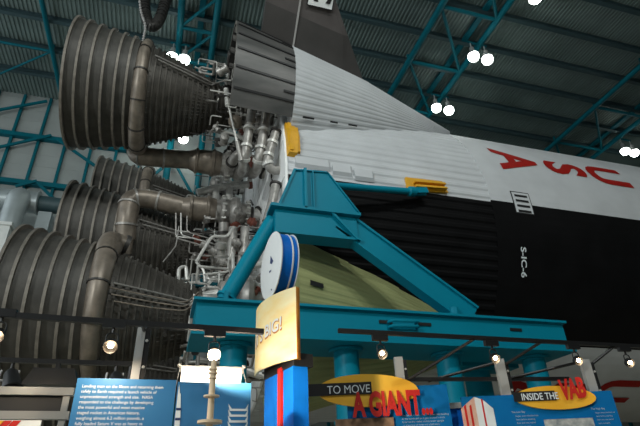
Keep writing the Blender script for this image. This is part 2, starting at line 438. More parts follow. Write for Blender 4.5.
# fin on the upper shroud, in the plane that leans 45 degrees towards the hall
def S(x,s,o=0.): q=s/math.sqrt(2); h=o/math.sqrt(2); return Vector((x,-q-h*1.0,AX+q-h*1.0))   # o: towards the near/under side
fin=MB()
def lead(s): return 8.25-(s-6.2)*.628
def slab(mb,poly,half,mi=0):
    n=len(poly); vs=[S(x,s,h) for x,s,h in poly]+[S(x,s,-h) for x,s,h in poly]
    mb.add(vs,[tuple(range(n)),tuple(range(2*n-1,n-1,-1))]+[(i,(i+1)%n,(i+1)%n+n,i+n) for i in range(n)],mi)
slab(fin,[(4.86,6.6,.16),(4.86,7.85,.15),(7.3,7.42,.05),(lead(7.42),7.42,.015),(lead(6.0),6.0,.015),(7.6,5.9,.1)],0)
slab(fin,[(4.86,7.85,.15),(4.86,9.7,.1),(5.9,9.7,.07),(lead(9.7),9.7,.012),(lead(7.42),7.42,.015),(7.3,7.42,.05)],0,1)
fo=fin.build('fin',[M['fin'],M['fin2']],rk); fo['label']='dark grey tail fin'
mb=MB(); mb.beam(S(5.84,6.7,.15),S(5.84,9.6,.12),.05,.05); mb.build('joint_strip',M['strip'],fo)
def fp(dx,ds,o): return lambda u,v: S(dx+v,ds-u,o)
mb=MB(); mb.add([S(6.04,8.00,.155),S(6.04,8.84,.145),S(6.84,8.84,.135),S(6.84,8.00,.135)],[(0,1,2,3)],1)
mb.add([S(6.07,8.03,.161),S(6.07,8.81,.152),S(6.81,8.81,.142),S(6.81,8.03,.142)],[(0,1,2,3)],0)
text(mb,'C',lambda u,v: S(6.44+v,8.42-u,.166),.78,.78,.03,0,mi=1)
o=mb.build('fin_letter_plate',[M['signwhite'],M['blackink']],fo); o['label']='white plate with black letter C'

# yellow fittings on the body
mb=MB(); 
for d,R in ((0,0),):
    p=[A(5.62,5.0,21.5),A(5.62,5.12,21),A(5.70,5.2,15),A(5.66,5.14,7),A(5.62,5.0,6.5)]
    mb.prism(p,(.22,0,0)); 
    mb.prism([A(5.84,4.98,20),A(5.84,5.1,19.5),A(5.84,5.14,14),A(5.84,5.1,8),A(5.84,4.98,7.5)],(.12,0,0))
    mb.beam(A(5.72,5.15,20.3),A(5.72,5.15,7.6),.1,.05)
o=mb.build('hold_down_fitting',M['yellow'],rk); o['label']='yellow bracket at the edge of the base'
mb=MB()
mb.prism([A(8.85,5.02,4.2),A(9.95,5.02,4.6),A(10.08,5.02,.6),A(8.85,5.02,-.6)],(0,-.07,0))
mb.prism([A(9.05,5.06,2.6),A(9.95,5.06,3.2),A(9.98,5.06,2.6),A(9.05,5.06,1.9)],(0,-.16,0)); mb.prism([A(9.05,5.06,.9),A(9.98,5.06,1.6),A(10.,5.06,1.0),A(9.05,5.06,.2)],(0,-.16,0))
o=mb.build('strut_bracket',M['yellow'],rk); o['label']='yellow bracket that holds the teal strut'
# big feed pipes at the base near the upper engine
def rel(p): return Vector((p[0],p[1],p[2]+AX))
for pts,r in (([(4.78,-4.3,2.6),(4.70,-4.3,1.5),(4.64,-4.25,.85),(4.66,-3.9,.75),(4.75,-2.9,1.3)],.125),
              ([(5.20,-4.3,2.6),(5.10,-4.3,1.5),(5.03,-4.25,.85),(5.03,-3.9,.75),(5.1,-2.9,1.3)],.135),
              ([(5.43,-4.45,1.70),(5.30,-4.4,1.15),(5.22,-4.35,.72),(5.38,-4.3,.52),(5.70,-4.25,.66)],.12)):
    pp=[rel(p) for p in fillet(pts,.3,5)]
    o=MB().tube(pp,r,14).build('feed_pipe',M['steel'],rk)
    for q in (1,len(pp)//3,len(pp)//2):
        d=(pp[q+1]-pp[q]).normalized(); MB().lathe([(-.04,r),(-.04,r*1.3),(.04,r*1.3),(.04,r)],pp[q],d,14).build('flange',M['pale'],o)
mb=MB().lathe([(0,.13),(0,.165),(.06,.165),(.06,.12),(.0,.11),(-.05,.02)],rel((5.43,-4.45,1.70)),(.13,-.05,.55),14); mb.build('open_pipe_mouth',M['dark'],rk)
pp=[rel(p) for p in fillet([(5.2,-4.6,-1.2),(5.35,-4.6,-.6),(5.42,-4.55,-.1)],.2,4)]
o=MB().tube(pp,.12,14).build('feed_pipe',M['steel'],rk)
mb=MB().lathe([(0,.12),(0,.155),(.06,.155),(.06,.11),(0,.1),(-.05,.02)],pp[-1],pp[-1]-pp[-2],14); mb.build('open_pipe_mouth',M['dark'],rk)
pp=[rel(p) for p in fillet([(5.66,-3.2,1.6),(5.55,-3.3,1.1),(5.6,-3.4,.7),(5.66,-3.5,.3)],.2,4)]
MB().tube(pp,.03,8).build('cable',M['dark'],rk)

for pts,r,m_ in (([(4.02,-4.3,3.1),(4.1,-4.3,2.5)],.07,'pale'),([(4.06,-4.3,2.8),(4.5,-4.3,.95)],.035,'pale'),([(4.42,-4.3,1.3),(4.56,-4.3,.7)],.06,'steel')):
    MB().tube([rel(p) for p in pts],r,12).build('actuator_rod',M[m_],rk)
MB().sphere(rel((4.36,-4.1,2.15)),.2,18).build('gas_bottle',M['duct'],rk)
# ------------------------------------------------------------------ engines
def engine(label,cy,cz,phi,short=False,seed=1,lines=20,nvalve=8,where=None):
    R=random.Random(seed)
    t=thing('rocket_engine',label,'rocket engine',(0,cy,AX+cz),0,'rocket engines',world=False)
    def D(x,r,deg): return Vector((x,-r*math.cos(rad(deg)),r*math.sin(rad(deg))))
    n=72
    ext=MB().lathe([(0,1.77),(1.62,1.50),(1.62,1.46),(0,1.73)],n=n,closed=True)
    e=ext.build('nozzle_extension',M['noz'],t)
    for x in (.03,.31,.61,.91,1.21,1.47):
        rr=1.77-.1667*x
        m_=MB().lathe([(x-.012,rr),(x-.012,rr+.065),(x-.04,rr+.068),(x-.04,rr+.08),(x+.02,rr+.08),(x+.02,rr)],n=n)
        m_.build('stiffening_ring',M['ring'],e)
    # exhaust manifold: a ring pipe, fattest where the duct joins
    m_=MB(); pts=[]; rs=[]; K=72
    for i in range(K+1):
        a=phi+360*i/K; w=abs(((a-phi+180)%360)-180)/180
        rr=.25-.12*w; pts.append(D(1.78,1.40+rr*.4,a)); rs.append(rr)
    m_.tube(pts,rs,12)
    mo=m_.build('exhaust_manifold',M['duct'],t)
    for i in range(0,K,6):
        d=(pts[(i+1)%K]-pts[i]).normalized(); MB().lathe([(-.02,rs[i]),(-.02,rs[i]+.02),(.02,rs[i]+.02),(.02,rs[i])],pts[i],d,14).build('seam_band',M['dark'],mo)
    # regeneratively cooled bell with hoop bands
    P=[(1.85,1.40),(2.1,1.34),(2.6,1.16),(3.1,.97),(3.6,.78),(4.0,.63),(4.3,.53),(4.45,.52),(4.7,.57),(5.0,.62)]
    def br(x):
        for (a,b),(c,d) in zip(P,P[1:]):
            if x<=c: return b+(d-b)*(x-a)/(c-a)
        return .62
    prof=[]; x=1.85
    while x<4.95:
        prof += [(x,br(x)),(x+.075,br(x+.075)),(x+.08,br(x+.08)+.06),(x+.125,br(x+.125)+.06),(x+.13,br(x+.13))]; x+=.145
    prof=[(1.85,1.30)]+prof+[(5.0,.62)]
    b=MB().lathe(prof,n=n)
    for j in range(60):                                # tube-like ribs between the bands
        a=360*j/60; b.beam(D(1.9,br(1.9)-.002,a),D(3.6,br(3.6)-.002,a),.03,.03)
    b.build('thrust_chamber',M['bell'],t)
    MB().lathe([(0,.2),(0,.74),(.08,.78),(.2,.78),(.24,.66),(.36,.52),(.42,.3),(.6,.24),(.68,.3),(.69,.01)],(5.0,0,0),n=36).build('injector_dome',M['steel'],t)
    # exhaust duct, heat exchanger, turbopump
    if short:
        dp=fillet([D(1.78,1.46,phi-40),D(1.74,1.56,phi-22),D(1.74,1.66,phi-6),D(1.80,1.66,phi+4),D(2.05,1.58,phi+6)],.3,8)
        o=MB().tube(dp,.215,20).build('exhaust_duct',M['duct'],t)
        MB().lathe([(-.05,.215),(-.05,.26),(.05,.26),(.05,.05)],dp[-1],dp[-1]-dp[-2],20).build('end_flange',M['dark'],o)
        rpump,ppump=1.25,phi-60
    else:
        dp=fillet([D(1.78,1.46,phi-44),D(1.73,1.60,phi-24),D(1.72,1.76,phi+2),D(2.25,1.74,phi+5),D(3.3,1.68,phi)],.42,9)
        o=MB().tube(dp,.28,20).build('exhaust_duct',M['duct'],t)
        for q in (3,11,18,len(dp)-2):
            q=min(q,len(dp)-2); MB().lathe([(-.03,.275),(-.03,.31),(.03,.31),(.03,.275)],dp[q],dp[q+1]-dp[q],20).build('clamp_ring',M['steel'],o)
        rpump,ppump=1.68,phi
        c=D(0,rpump,ppump)
        MB().lathe([(3.2,.27),(3.35,.33),(3.42,.36),(3.44,.40),(3.5,.40),(3.52,.36),(3.9,.38),(3.92,.43),(4.0,.43),(4.02,.40),(4.2,.36),(4.25,.2)],c,n=28).build('heat_exchanger',M['duct'],t)
    c=D(0,rpump,ppump)
    m_=MB().lathe([(4.15,.2),(4.2,.34),(4.32,.36),(4.36,.48),(4.44,.5),(4.5,.42),(4.6,.38),(4.66,.46),(4.78,.5),(4.88,.46),(4.95,.34),(5.1,.3),(5.14,.37),(5.2,.37),(5.22,.1)],c,n=28)
    for j in range(14):
        a=2*PI*j/14; v=Vector((0,math.cos(a),math.sin(a)))
        m_.beam(c+v*.48+Vector((4.36,0,0)),c+v*.48+Vector((4.5,0,0)),.05,.05,mi=1); m_.beam(c+v*.4+Vector((5.1,0,0)),c+v*.4+Vector((5.22,0,0)),.04,.04,mi=1)
    m_.build('turbopump',[M['steel'],M['pale']],t)
    for dphi,x0,r,mm in ((14,4.45,.15,'steel'),(-14,4.45,.15,'steel'),(3,5.15,.2,'pale')):
        if x0<5: p=[D(x0,rpump+.05,ppump+dphi*1.3),D(x0+.05,rpump-.1,ppump+dphi*2.6),D(5.12,.9,ppump+dphi*2.6),D(5.14,.7,ppump+dphi*2.4)]
        else: p=[D(x0,rpump,ppump),D(5.45,rpump,ppump),D(5.70,rpump+.1,ppump+4)]
        o=MB().tube(fillet(p,.25,5),r,14).build('propellant_duct',M[mm],t)
        pf=fillet(p,.25,5)
        for q in (1,len(pf)-2):
            MB().lathe([(-.035,r),(-.035,r*1.28),(.035,r*1.28),(.035,r)],pf[q],pf[q+1]-pf[q],14).build('flange',M['dark'],o)
    for a in (ppump+60,ppump-75):
        o=MB().tube([D(3.9,1.05,a),D(4.6,1.2,a)],.035,8).tube([D(4.5,1.18,a),D(5.3,1.45,a)],.09,10).tube([D(5.3,1.45,a),D(5.69,1.6,a)],.05,8).build('gimbal_actuator',M['pale'],t)
    # valves and rusty fittings
    if where is not None: ppump=where
    for i in range(nvalve):
        a=ppump+R.uniform(-95,60); x=R.uniform(3.7,5.4); r=R.uniform(.8,1.75); p=D(x,r,a)
        dr=Vector((R.uniform(-1,1),R.uniform(-1,1),R.uniform(-1,1))); s=R.uniform(.08,.15)
        MB().lathe([(-s*1.6,s*.4),(-s*1.4,s),(-s*.5,s),(-s*.45,s*.7),(s*.5,s*.7),(s*.55,s*1.1),(s*.9,s*1.1),(s,s*.3)],p,dr,14).build('valve',M[R.choice(('pale','steel','steel','rust','dark'))],t)
    # small lines running in square bends
    for i in range(lines):
        a=ppump+R.uniform(-100,70); x=R.uniform(3.5,5.0); r=br(x)+R.uniform(.12,.7)
        pts=[D(x,r,a)]
        for s in range(R.randint(3,6)):
            k=R.random()
            if k<.4: x=min(5.6,max(3.1,x+R.choice((-.5,.4,.7,.9))*R.uniform(.5,1.1)))
            elif k<.75: a+=R.choice((-1,1))*R.uniform(8,26)
            else: r=min(1.9,max(br(x)+.12,r+R.choice((-.3,.3,.45))))
            r=max(r,br(min(x,4.99))+.1); q=D(x,r,a)
            if (q-pts[-1]).length>.08: pts.append(q)
        if len(pts)<3: continue
        MB().tube(fillet(pts,.07,3),R.choice((.014,.018,.022,.028,.036)),7).build('fluid_line',M[R.choice(('pale','pale','steel','steel','dark'))],t)
    for k_ in range(2):                                # drain lines lying along the bell
        a=8-k_*6; pts=[D(2.05+.1*k_,br(2.1)+.12,a),D(2.9,br(2.9)+.12,a),D(3.7-.1*k_,br(3.7)+.12,a),D(3.95-.1*k_,br(3.9)+.2,a+16),D(4.6,br(4.6)+.5,a+26)]
        MB().tube(fillet(pts,.08,3),.022,7).build('drain_line',M['steel'],t)
    return t
E_=3.27
engine('rocket engine at the top left, its nozzle under the dark grey shroud',-E_,E_,-136,seed=3,lines=50,nvalve=14,where=-15)
EB=engine('lowest nearest rocket engine, its bell behind the blue text panel',-E_,-E_,66,True,5,52,16)
EC=engine('middle rocket engine with a big bent brown exhaust duct over its bell',0,0,26,False,8,56,18)
bo=Vector((0,-E_,AX-E_))
for pts,r in (([(3.62,-1.0,1.62),(4.25,-1.0,1.92),(4.95,-1.0,2.1),(5.3,-1.0,2.2)],.12),([(4.2,-1.0,1.9),(4.22,-1.0,1.3),(4.3,-1.0,.9)],.11),([(4.62,-1.0,2.02),(4.66,-1.0,1.4),(4.7,-1.0,1.0)],.11)):
    o=MB().tube(fillet(pts,.2,4),r,14).build('valve_pipe',M['pale'],EC)
    MB().lathe([(-.05,r),(-.05,r*1.35),(.05,r*1.35),(.05,r)],pts[-1],Vector(pts[-1])-Vector(pts[-2]),14).build('flange',M['rust' if r>.115 else 'steel'],o)
def px(x,y,Y):                       # a point at depth Y that the photograph shows at pixel x, y; real distance and size
    d=r2*((x-320)/F)-u2*((y-213)/F)+fw; return CAM+d*((Y-CAM.y)/d.y)
off=Vector((0,0,AX))
def eline(parent,base,pts,Y,r,m_,nm='fluid_line',n=8):
    q=[px(a,b,Y)-base for a,b in pts]
    return MB().tube(fillet(q,.12,4),r,n).build(nm,M[m_],parent)
for pts,Y,r,m_ in (([(178,284),(179,268),(186,266),(187,280)],-2.3,.05,'pale'),([(196,262),(212,236),(227,237),(234,227)],-2.2,.045,'pale'),
   ([(176,213),(176,238),(229,253)],-2.0,.022,'steel'),([(181,213),(181,235),(229,248)],-2.0,.022,'pale'),([(187,216),(187,232),(226,243)],-1.9,.02,'steel'),
   ([(196,262),(204,270),(205,282)],-2.2,.035,'pale'),([(163,262),(176,246),(179,226)],-2.0,.018,'steel'),([(198,296),(214,277),(250,262)],-2.4,.05,'pale'),
   ([(160,292),(196,297),(205,294)],-2.4,.03,'steel'),([(168,285),(200,282)],-2.35,.04,'pale')):
    eline(EC,off,pts,Y,r,m_)
eline(EB,bo,[(203,298),(222,294),(258,288)],-4.6,.13,'pale','propellant_duct',14)
for k in range(3): eline(EB,bo,[(108+k*3,287+k*7),(150+k*2,296+k*6),(186,303+k*4),(199,292+k*3)],-4.75,.014,'duct','drain_line')
for x in (232,244):
    eline(EC,off,[(x+1,228),(x,246),(x-3,266)],-2.1,.13,'steel','valve_pipe',14)
for a in ((236,243,-2.25),(205,246,-2.0),(214,252,-2.0),(222,262,-2.2),(238,212,-1.9),(252,222,-1.9)):
    c=px(*a)-off; MB().lathe([(-.14,.05),(-.12,.11),(-.03,.11),(-.02,.15),(.04,.15),(.05,.10),(.13,.09),(.15,.03)],c,(1,.2,-.3),16).build('valve',M['steel' if a[0]!=252 else 'rust'],EC)
engine('far upper rocket engine, seen as ribs just above the middle nozzle',E_,E_,100,True,13,14,5)
engine('far lower rocket engine, hidden low behind the middle one',E_,-E_,40,True,17,4,2)

# ------------------------------------------------------------------ teal cradle
cr=thing('support_cradle','big teal steel cradle with slanted legs holding the rocket side','support frame',(7.7,-5.8,0))
Yc0,Yc1=-6.25,-5.35
mb=MB()                                               # head: tapered plates with a web and flanges
poly=lambda y:[(5.52,y,8.13),(6.30,y,8.18),(6.98,y,7.22),(6.98,y,7.1),(5.14,y,7.08)]
mb.prism(poly(-6.0),(0,.06,0)); mb.prism(poly(-5.66),(0,.06,0))
for p,q in (((5.52,8.13),(5.14,7.08)),((6.30,8.18),(6.98,7.22)),((5.52,8.13),(6.30,8.18))):
    mb.beam((p[0],-5.64,p[1]),(q[0],-5.64,q[1]),.78,.06,up=(0,1,0)) if False else mb.prism([(p[0],-6.04,p[1]),(q[0],-6.04,q[1]),(q[0]+.05,-6.04,q[1]-.03),(p[0]+.05,-6.04,p[1]-.03)],(0,.48,0))
mb.box(5.74,5.80,-6.12,-5.58,7.1,8.14); mb.box(5.95,5.98,-6.06,-6.0,7.1,8.14)
hd=mb.build('head_plate',M['teal'],cr)
mb=MB(); mb.box(5.0,7.02,-6.12,-5.58,7.06,7.13); mb.box(5.12,6.95,-6.0,-5.66,6.52,7.06); mb.box(5.1,7.0,-6.06,-5.62,6.47,6.53)
mb.prism([(6.35,-6.03,7.06),(6.9,-6.03,6.47),(6.95,-6.03,6.47),(6.42,-6.03,7.06)],(0,-.06,0))
mb.build('cross_girder',M['teal'],cr)
mb=MB().tube([(5.12,-5.7,6.92),(4.2,-5.7,5.02)],.165,18); lg=mb.build('leg',M['teal'],cr); lg['label']='round left leg'
mb=MB(); mb.box(3.92,4.46,-5.98,-5.42,4.86,4.92); mb.prism([(4.05,-5.74,4.9),(4.42,-5.74,4.9),(4.36,-5.74,5.3),(4.2,-5.74,5.3)],(0,.08,0)); mb.box(4.16,4.24,-5.96,-5.44,4.9,5.15)
mb.lathe([(0,.22),(.05,.22)],(4.24,-5.7,5.08),(.92,0,1.9),18); mb.build('foot_plate',M['teal'],cr)
p=Vector((6.6,-5.85,6.98)); q=Vector((9.5,-5.85,4.95)); d=(q-p).normalized(); nn=Vector((-d.z,0,d.x))*-1
if nn.z<0: nn=-nn
mb=MB(); mb.beam(p,q,.2,.46,up=(0,0,1)); 
for s in (-1,1): mb.beam(p+nn*s*.25,q+nn*s*.25,.3,.05,up=(0,0,1))
lg=mb.build('leg',M['teal'],cr); lg['label']='square right leg'
mb=MB(); mb.box(8.9,9.98,-6.1,-5.3,4.86,4.93); mb.prism([(9.05,-5.72,4.9),(9.9,-5.72,4.9),(9.6,-5.72,5.25),(9.1,-5.72,5.3)],(0,.06,0)); mb.tube([(9.02,-6.0,4.93),(9.02,-6.0,5.1)],.1,10)
mb.build('foot_plate',M['teal'],cr)
mb=MB(); mb.box(3.66,11.56,-6.2,-5.3,4.24,4.82); mb.box(3.60,11.60,-6.3,-5.2,4.82,4.87); mb.box(3.60,11.60,-6.36,-5.14,4.18,4.25)
mb.build('base_beam',M['teal'],cr)
for x in (7.3,8.15,10.3):
    MB().box(x-.14,x+.14,-6.225,-6.19,4.60,4.66).build('beam_slot',M['blackink'],cr)
for z in (4.52,4.62): MB().tube(fillet([(7.35,-6.2,z),(7.35,-6.34,z),(7.95,-6.34,z+.02),(7.95,-6.2,z+.02)],.06,3),.03,8).build('grab_bar',M['teal'],cr)
for x in (4.42,6.6,8.82,10.93):
    m_=MB(); m_.tube([(x,-5.75,0.05),(x,-5.75,4.18)],.245,24); m_.lathe([(0,.42),(.05,.42),(.05,.25),(0,.25)],(x,-5.75,0),(0,0,1),24); m_.lathe([(0,.34),(.05,.34)],(x,-5.75,4.12),(0,0,1),24)
    m_.lathe([(0,.30),(.05,.30)],(x,-5.75,2.82),(0,0,1),24)
    m_.build('column',M['teal'],cr)
mb=MB(); mb.tube([(6.2,-5.62,8.07),(8.8,-5.32,8.44)],.085,14); 
mb.lathe([(0,.085),(.04,.13),(.2,.13),(.24,.06)],(8.72,-5.33,8.43),(2.6,.3,.37),12)
for dy in (-.07,.07): mb.beam((8.9,-5.3+dy,8.46),(9.3,-5.25+dy,8.56),.04,.16)
mb.build('strut',M['teal'],cr)
# rear stand under the rocket, behind the front cradle
rs=thing('rear_stand','teal steel stand in shadow under the rocket behind the front columns','support frame',(10.2,-4.3,0))
x=10.3
m_=MB(); m_.tube([(x,-4.5,.04),(x,-4.5,4.16)],.3,24); m_.lathe([(0,.45),(.05,.45)],(x,-4.5,0),(0,0,1),24); m_.lathe([(0,.4),(.06,.4)],(x,-4.5,4.10),(0,0,1),24); m_.build('column',M['teal'],rs)
MB().box(9.7,11.2,-4.9,-4.2,4.16,4.36).build('beam',M['teal'],rs)

# ------------------------------------------------------------------ background fittings
hv=thing('ventilation_duct','grey-blue ventilation duct with a bend beside the left wall girts','duct',(-4.6,9.7,0))
MB().tube([(XL+.1,9.7,AX+6.5),(-3.75,9.7,AX+6.5)],.56,28).build('duct_run',M['hvac'],hv)
for x in (-3.8,-5.75,-8,-10.5): MB().lathe([(-.04,.56),(-.04,.62),(.04,.62),(.04,.56)],(x,9.7,AX+6.5),(1,0,0),28).build('joint_ring',M['hvac'],hv)
MB().tube([(-3.75,9.75,AX+6.5),(-1.0,9.75,AX+6.45)],.42,24).build('narrow_run',M['purlin'],hv)
MB().tube(fillet([(-4.55,9.6,AX+6.6),(-4.55,9.1,AX+6.4),(-4.55,9.0,AX+5.2),(-4.55,9.0,.05)],.5,8),.5,28).build('drop_elbow',M['hvac'],hv)
MB().box(-3.6,-3.0,9.4,10.0,0,AX+5.9).build('drop_post',M['hvac'],hv)
bx=tag(settle(MB().box(-7.5,-4.05,7.6,8.3,0,AX+4.1).box(-7.6,-3.98,7.5,8.4,AX+4.05,AX+4.2).build('air_plenum',M['hvacwhite']),(-5.8,7.95,0)),'white boxy air plenum below the grey ventilation duct','duct')
# dark flexible hose hanging from the roof over the upper nozzle
hz=thing('hanging_hose','dark flexible hose hanging in a loop from the roof above the upper nozzle','hose',(1.2,0,RZ-.4))
pts=[(.95,0,RZ-.3),(.72,0,AX+12.6),(.70,0,AX+11.3),(.92,0,AX+10.3),(1.2,0,AX+9.75),(1.42,0,AX+10.2),(1.55,0,AX+11.4),(1.6,0,AX+12.8),(1.75,0,RZ-.3)]
hp=fillet(pts,.5,6)
MB().tube(hp,.19,14).build('hose',M['hose'],hz)
mb=MB()
for i in range(len(hp)-1):
    a,b=hp[i],hp[i+1]; L=(b-a).length; k=max(1,int(L/.16))
    for j in range(k): mb.lathe([(-.04,.19),(-.04,.23),(.03,.23),(.03,.19)],a+(b-a)*(j+.5)/k,b-a,12)
mb.build('hose_ribs',M['dark'],hz)
cp=[Vector((.62,-.2,RZ-.3)),Vector((.50,-.2,AX+11.4)),Vector((.72,-.2,AX+10.3)),Vector((1.02,-.2,AX+9.6)),Vector((1.0,-.2,AX+8.5))]
mb=MB(); hp=fillet(cp,.4,5)
for i in range(len(hp)-1):
    a,b=hp[i],hp[i+1]; L=(b-a).length; k=max(1,int(L/.14))
    for j in range(k): mb.sphere(a+(b-a)*(j+.5)/k,.055,8)
mb.tube(hp,.015,6); mb.build('hoist_chain',M['strip'],hz)

# ------------------------------------------------------------------ exhibition panels, left group (parallel to the rocket)
YL=-11.4
tp=thing('text_panel','blue text panel with a paragraph of white writing at the left','display panel',(3.02,YL,0))
MB().box(2.71,3.315,YL-.02,YL+.02,.7,2.375).build('board',M['blueL'],tp)
mb=MB().tube([(2.8,YL+.05,.03),(2.8,YL+.05,2.2)],.02,10).tube([(3.22,YL+.05,.03),(3.22,YL+.05,2.2)],.02,10); mb.box(2.74,3.28,YL-.2,YL+.3,0,.03); mb.build('foot',M['rail'],tp)
lines=['Landing men on the Moon and returning them','safely to Earth required a launch vehicle of','unprecedented strength and size.  NASA','responded to the challenge by developing','the most powerful and most massive','staged rocket in American history,','weighing almost 6.2 million pounds, a','fully loaded Saturn V was as heavy as','a naval destroyer.']
mb=MB()
for i,l in enumerate(lines): text(mb,l,lambda u,v,i=i:Vector((2.745+u,YL-.024,2.325-.0315*i+v)),.0262,.0262,.004,0,'LEFT')
mb.build('lettering',M['ink'],tp)
rp=thing('illustrated_panel','blue panel printed with a slim white rocket, beside the text panel','display panel',(3.57,YL,0))
MB().box(3.325,3.815,YL-.02,YL+.02,.7,2.365).build('board',M['blueL'],rp)
mb=MB().tube([(3.4,YL+.05,.03),(3.4,YL+.05,2.2)],.02,10).tube([(3.74,YL+.05,.03),(3.74,YL+.05,2.2)],.02,10); mb.box(3.34,3.8,YL-.2,YL+.3,0,.03); mb.build('foot',M['rail'],rp)
mb=MB()
P=lambda x,z:(x,YL-.023,z)
zt=2.35
mb.add([P(3.335,zt),P(3.345,zt-.06),P(3.35,zt-.06),P(3.357,zt-.13),P(3.362,zt-.2),P(3.365,1.2),P(3.330,1.2),P(3.330,zt-.2),P(3.332,zt-.06)],[tuple(range(9))])
for j in range(12): mb.add([(x,YL-.025,z) for x,z in ((3.331,zt-.15-j*.06),(3.362,zt-.15-j*.06),(3.362,zt-.165-j*.06),(3.331,zt-.165-j*.06))],[(0,1,2,3)],1)
mb.build('printed_rocket',[M['ink'],M['navy']],rp)
mb=MB()
for j in range(5):
    z=2.21-j*.036
    mb.add([P(3.665,z+.02),P(3.69,z-.012),P(3.78,z-.012),P(3.80,z+.02),P(3.795,z-.026),P(3.675,z-.026)],[(0,1,5),(1,2,4,5),(2,3,4)])
mb.build('printed_fins',M['ink'],rp)
wb=thing('white_banner','white blank banner hung on a thin rod above the rocket panel','banner',(3.57,YL+.3,2.42))
MB().box(3.35,3.79,-11.105,-11.09,2.40,2.535).build('cloth',M['signwhite'],wb)
mb=MB().tube([(3.33,-11.1,2.54),(3.81,-11.1,2.54)],.008,8); mb.sphere((3.33,-11.1,2.545),.014,10).sphere((3.81,-11.1,2.545),.014,10).tube([(3.34,-11.1,2.5),(3.34,-11.1,2.56)],.007,8).tube([(3.80,-11.1,2.5),(3.80,-11.1,2.56)],.007,8); mb.build('rod',M['rail'],wb)
for x,dx in ((3.34,.03),(3.34,-.02),(3.80,.02),(3.80,-.03)): MB().tube([(x,-11.1,2.54),(x+dx,-11.2,2.38),(x+dx*1.4,-11.3,.02)],.002,5).build('stay_wire',M['rail'],wb)
tpole=thing('flanged_pole','tan turned pole with ring flanges standing before the rocket panel','pole',(3.53,-11.65,0))
MB().lathe([(0,.16),(.03,.16),(.05,.03),(1.0,.023),(2.0,.023),(2.05,.021),(2.44,.018),(2.46,.010)],(3.53,-11.65,0),(0,0,1),20).build('shaft',M['tan'],tpole)
for z,r,h in ((2.085,.075,.014),(2.235,.05,.007),(2.375,.028,.008),(2.40,.028,.008),(2.345,.026,.006)):
    MB().lathe([(-h,.02),(-h*.6,r),(h*.6,r),(h,.02)],(3.53,-11.65,z),(0,0,1),24).build('flange',M['tan'],tpole)
# grey rails and dark box at the far left
rl=thing('display_rail','grey two-bar display rail left of the blue text panel','rail',(2.1,-11.1,0))
for z in (2.345,2.195): MB().box(1.2,2.66,-11.13,-11.08,z-.025,z+.025).build('bar',M['rail'],rl)
for x in (1.25,2.62): MB().box(x-.02,x+.02,-11.12,-11.09,0,2.33).build('upright',M['rail'],rl)
MB().box(1.27,2.60,-11.10,-11.085,2.22,2.32).build('dark_board',M['blackink'],rl)
rb=thing('low_sign','white sign with red and yellow stripes below the grey rail','sign',(2.1,-11.2,0))
MB().box(1.4,2.52,-11.215,-11.2,1.3,2.152).build('board',M['signwhite'],rb)
mb=MB()
for x,c in ((2.12,0),(2.22,1),(2.27,0),(2.31,1),(2.36,1),(2.16,0)):
    mb.add([(x,-11.219,2.149),(x+.045,-11.219,2.149),(x-.02,-11.219,2.05),(x-.065,-11.219,2.05)],[(0,1,2,3)],c)
mb.build('stripes',[M['oval'],M['redink']],rb)
MB().box(1.5,1.53,-11.2,-11.17,0,1.35).box(2.4,2.43,-11.2,-11.17,0,1.35).build('stand',M['rail'],rb)

# ------------------------------------------------------------------ round sign pylon "IT'S BIG!"
py=thing('sign_pylon','tall pylon sign with a round white disc over a yellow band reading ITS BIG','sign',(4.16,-10.8,0))
nx=Vector((-.994,-.11,0)).normalized(); ty=Vector((nx.y,-nx.x,0))          # nx: the disc's outward face, ty: along the face
if ty.y>0: ty=-ty
c0=Vector((4.145,-10.80,3.54))
MB().lathe([(-.075,.05),(-.075,.29),(-.07,.30),(.065,.30),(.07,.29),(.07,.05)],c0,nx,48).build('drum',M['blueS'],py)
d1=MB().lathe([(.073,.05),(.073,.315),(.082,.318),(.088,.30),(.089,.01)],c0,nx,48).build('disc_face',M['signwhite'],py)
MB().lathe([(-.077,.05),(-.077,.31),(-.082,.312),(-.086,.30),(-.087,.01)],c0,nx,48).build('disc_face',M['signwhite'],py)
MB().lathe([(-.034,.29),(-.034,.306),(-.02,.306),(-.02,.29)],c0,nx,48).build('rim_stripe',M['signwhite'],py)
mb=MB(); fc=lambda u,v:c0+nx*.0905+ty*u+Vector((0,0,v))
mb.add([fc(.02,.09),fc(.10,.0),fc(.05,-.01),fc(.0,.02)],[(0,1,2,3)]); mb.add([fc(-.02,-.05),fc(.04,-.06),fc(.04,-.075),fc(-.02,-.07)],[(0,1,2,3)])
mb.lathe([(0,.008),(.004,.008)],fc(.06,-.26),nx,8)
mb.build('printed_emblem',M['navy'],d1)
# yellow band, bowed outwards
nx=Vector((-.978,-.208,0)).normalized(); ty=Vector((nx.y,-nx.x,0))
if ty.y>0: ty=-ty
mb=MB(); out=[]; K=12; c1=Vector((4.215,-10.8,2.93))
def bow(t,h): 
    u=-.36+.70*t; return c1+ty*u+nx*(.075+.11*(1-(1.6*t-.6)**2)-.0)+Vector((0,0,h))
o_=[]; i_=[]
for i in range(K+1):
    t=i/K
    for h in (-.315,.285): o_.append(bow(t,h)); i_.append(bow(t,h)-nx*.015)
qs=[(2*i,2*i+1,2*i+3,2*i+2) for i in range(K)]
mb.add(o_,qs,0,True); mb.add(i_,qs,1,True)
mb.add([o_[2*i+1] for i in range(K+1)]+[i_[2*i+1] for i in range(K+1)],[(i,i+1,i+2+K,i+1+K) for i in range(K)],0)
mb.add([o_[2*i] for i in range(K+1)]+[i_[2*i] for i in range(K+1)],[(i,i+1,i+2+K,i+1+K) for i in range(K)],0)
